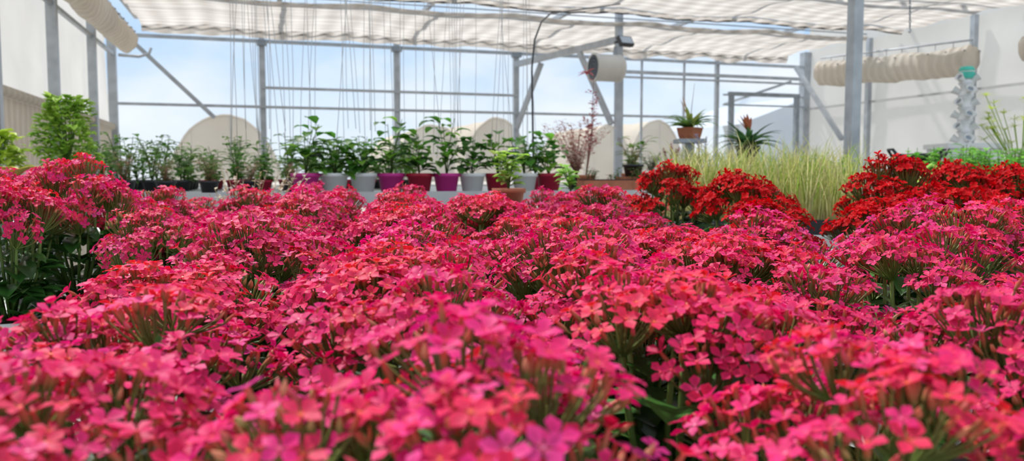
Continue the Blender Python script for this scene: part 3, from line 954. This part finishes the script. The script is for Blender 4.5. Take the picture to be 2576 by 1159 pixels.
# ------------------------------------------------------------------ outside tunnels and shed
def tunnel(name, u0, u1, vtop, d, length, lean=0):
    q = MB(); x0, x1 = P(u0, 440, d).x, P(u1, 440, d).x; zt_ = P((u0+u1)/2, vtop, d).z
    cx, hw = (x0+x1)/2, (x1-x0)/2
    n = 28; m = 8; vs = []; fs = []
    yd = G(0, 1, 0)
    for j in range(m+1):
        for i in range(n+1):
            a = math.pi*i/n
            wob = 1+.02*noise.noise(Vector((i*.5, j*.8, u0)))
            hz = zt_*(math.sin(a)**.8)
            vs.append(Vector((cx-hw*1.12*math.cos(a)*wob, d, hz*wob))+yd*(length*j/m))
    for j in range(m):
        for i in range(n):
            a = j*(n+1)+i; fs.append((a, a+1, a+n+2, a+n+1))
    q.add(vs, fs, M_CANVAS)
    fv = [Vector((v.x, v.y, v.z)) for v in vs[:n+1]]; cv = Vector((cx, d-.05, zt_*.45))
    q.add(fv+[cv], [(i, i+1, n+1) for i in range(n)], M_CANVAS, smooth=False)
    q.tube([v*1.0 for v in fv], .03, M_CANVAS, 6)
    for k in (-.35, .1, .5):
        i = int(n/2+k*n/2); q.tube([fv[i], Vector((fv[i].x*.9+cx*.1, d-.05, 0.02))], .02, M_CANVAS, 4)
    return q.build(name)
tunnel('polytunnel', 425, 705, 290, 17.5, 6)
tunnel('polytunnel', 985, 1190, 315, 21, 6)
tunnel('polytunnel', 1165, 1335, 297, 19.5, 6)
tunnel('polytunnel', 1470, 1590, 314, 23, 4)
tunnel('polytunnel', 1580, 1720, 303, 24.5, 4)
q = MB(); d = 26
a0, a1 = P(1860, 312, d), P(2080, 312, d); pk = P(2060, 235, d)
q.add([Vector((a0.x, d, 0)), Vector((a1.x, d, 0)), a1, pk, a0], [(0, 1, 2, 3, 4)], M_GREY, smooth=False)
yd = G(0, 1, 0)*6
q.add([a0, pk, pk+yd, a0+yd], [(0, 1, 2, 3)], M_GREY, smooth=False)
q.add([a1, pk, pk+yd, a1+yd, Vector((a1.x, d, 0)), Vector((a1.x, d, 0))+yd], [(0, 1, 2, 3), (4, 0, 3, 5)], M_GREY, smooth=False)
q.build('neighbouring_shed')

# ------------------------------------------------------------------ world, sun, camera
w = bpy.data.worlds.new('World'); bpy.context.scene.world = w; w.use_nodes = True
nt = w.node_tree; nt.nodes.clear()
out = nt.nodes.new('ShaderNodeOutputWorld'); bg = nt.nodes.new('ShaderNodeBackground')
tc = nt.nodes.new('ShaderNodeTexCoord'); sep = nt.nodes.new('ShaderNodeSeparateXYZ')
nt.links.new(tc.outputs['Generated'], sep.inputs[0])
rp = nt.nodes.new('ShaderNodeValToRGB')
e = rp.color_ramp.elements
e[0].position = 0; e[0].color = (.80, .88, .98, 1); e[1].position = 1; e[1].color = (.72, .83, 1, 1)
x = e.new(.06); x.color = (.68, .82, .98, 1); x = e.new(.16); x.color = (.46, .68, .96, 1); x = e.new(.35); x.color = (.66, .81, 1, 1)
nt.links.new(sep.outputs[2], rp.inputs[0])
mp = nt.nodes.new('ShaderNodeMapping'); mp.inputs['Scale'].default_value = (1, 1, 2.2)
nt.links.new(tc.outputs['Generated'], mp.inputs[0])
nz = nt.nodes.new('ShaderNodeTexNoise'); nz.inputs['Scale'].default_value = 4.5; nz.inputs['Detail'].default_value = 4; nz.inputs['Roughness'].default_value = .5
nt.links.new(mp.outputs[0], nz.inputs['Vector'])
cr = nt.nodes.new('ShaderNodeValToRGB'); cr.color_ramp.elements[0].position = .44; cr.color_ramp.elements[1].position = .78
nt.links.new(nz.outputs['Fac'], cr.inputs[0])
mx = nt.nodes.new('ShaderNodeMix'); mx.data_type = 'RGBA'; mx.inputs[7].default_value = (1, 1, 1.0, 1)
nt.links.new(cr.outputs[0], mx.inputs[0]); nt.links.new(rp.outputs[0], mx.inputs[6])
nt.links.new(mx.outputs[2], bg.inputs[0]); bg.inputs[1].default_value = 1.05
nt.links.new(bg.outputs[0], out.inputs[0])

sl = bpy.data.lights.new('sun', 'SUN'); sl.energy = 4.8; sl.angle = math.radians(3); sl.color = (1, .97, .93)
so = bpy.data.objects.new('sun', sl); bpy.context.collection.objects.link(so)
dirv = Vector((.35, -.45, -.85))
so.rotation_euler = dirv.to_track_quat('-Z', 'Y').to_euler(); so.location = (-3, 4, 8)

cam = bpy.data.cameras.new('camera'); co = bpy.data.objects.new('camera', cam); bpy.context.collection.objects.link(co)
cam.sensor_width = 36; cam.lens = F/2576*36; cam.clip_start = .02; cam.clip_end = 300
co.location = (0, 0, H); co.rotation_euler = (math.radians(90)-PT, 0, 0)
cam.dof.use_dof = True; cam.dof.focus_distance = 1.1; cam.dof.aperture_fstop = 7.5
bpy.context.scene.camera = co
bpy.context.scene.view_settings.view_transform = 'Standard'
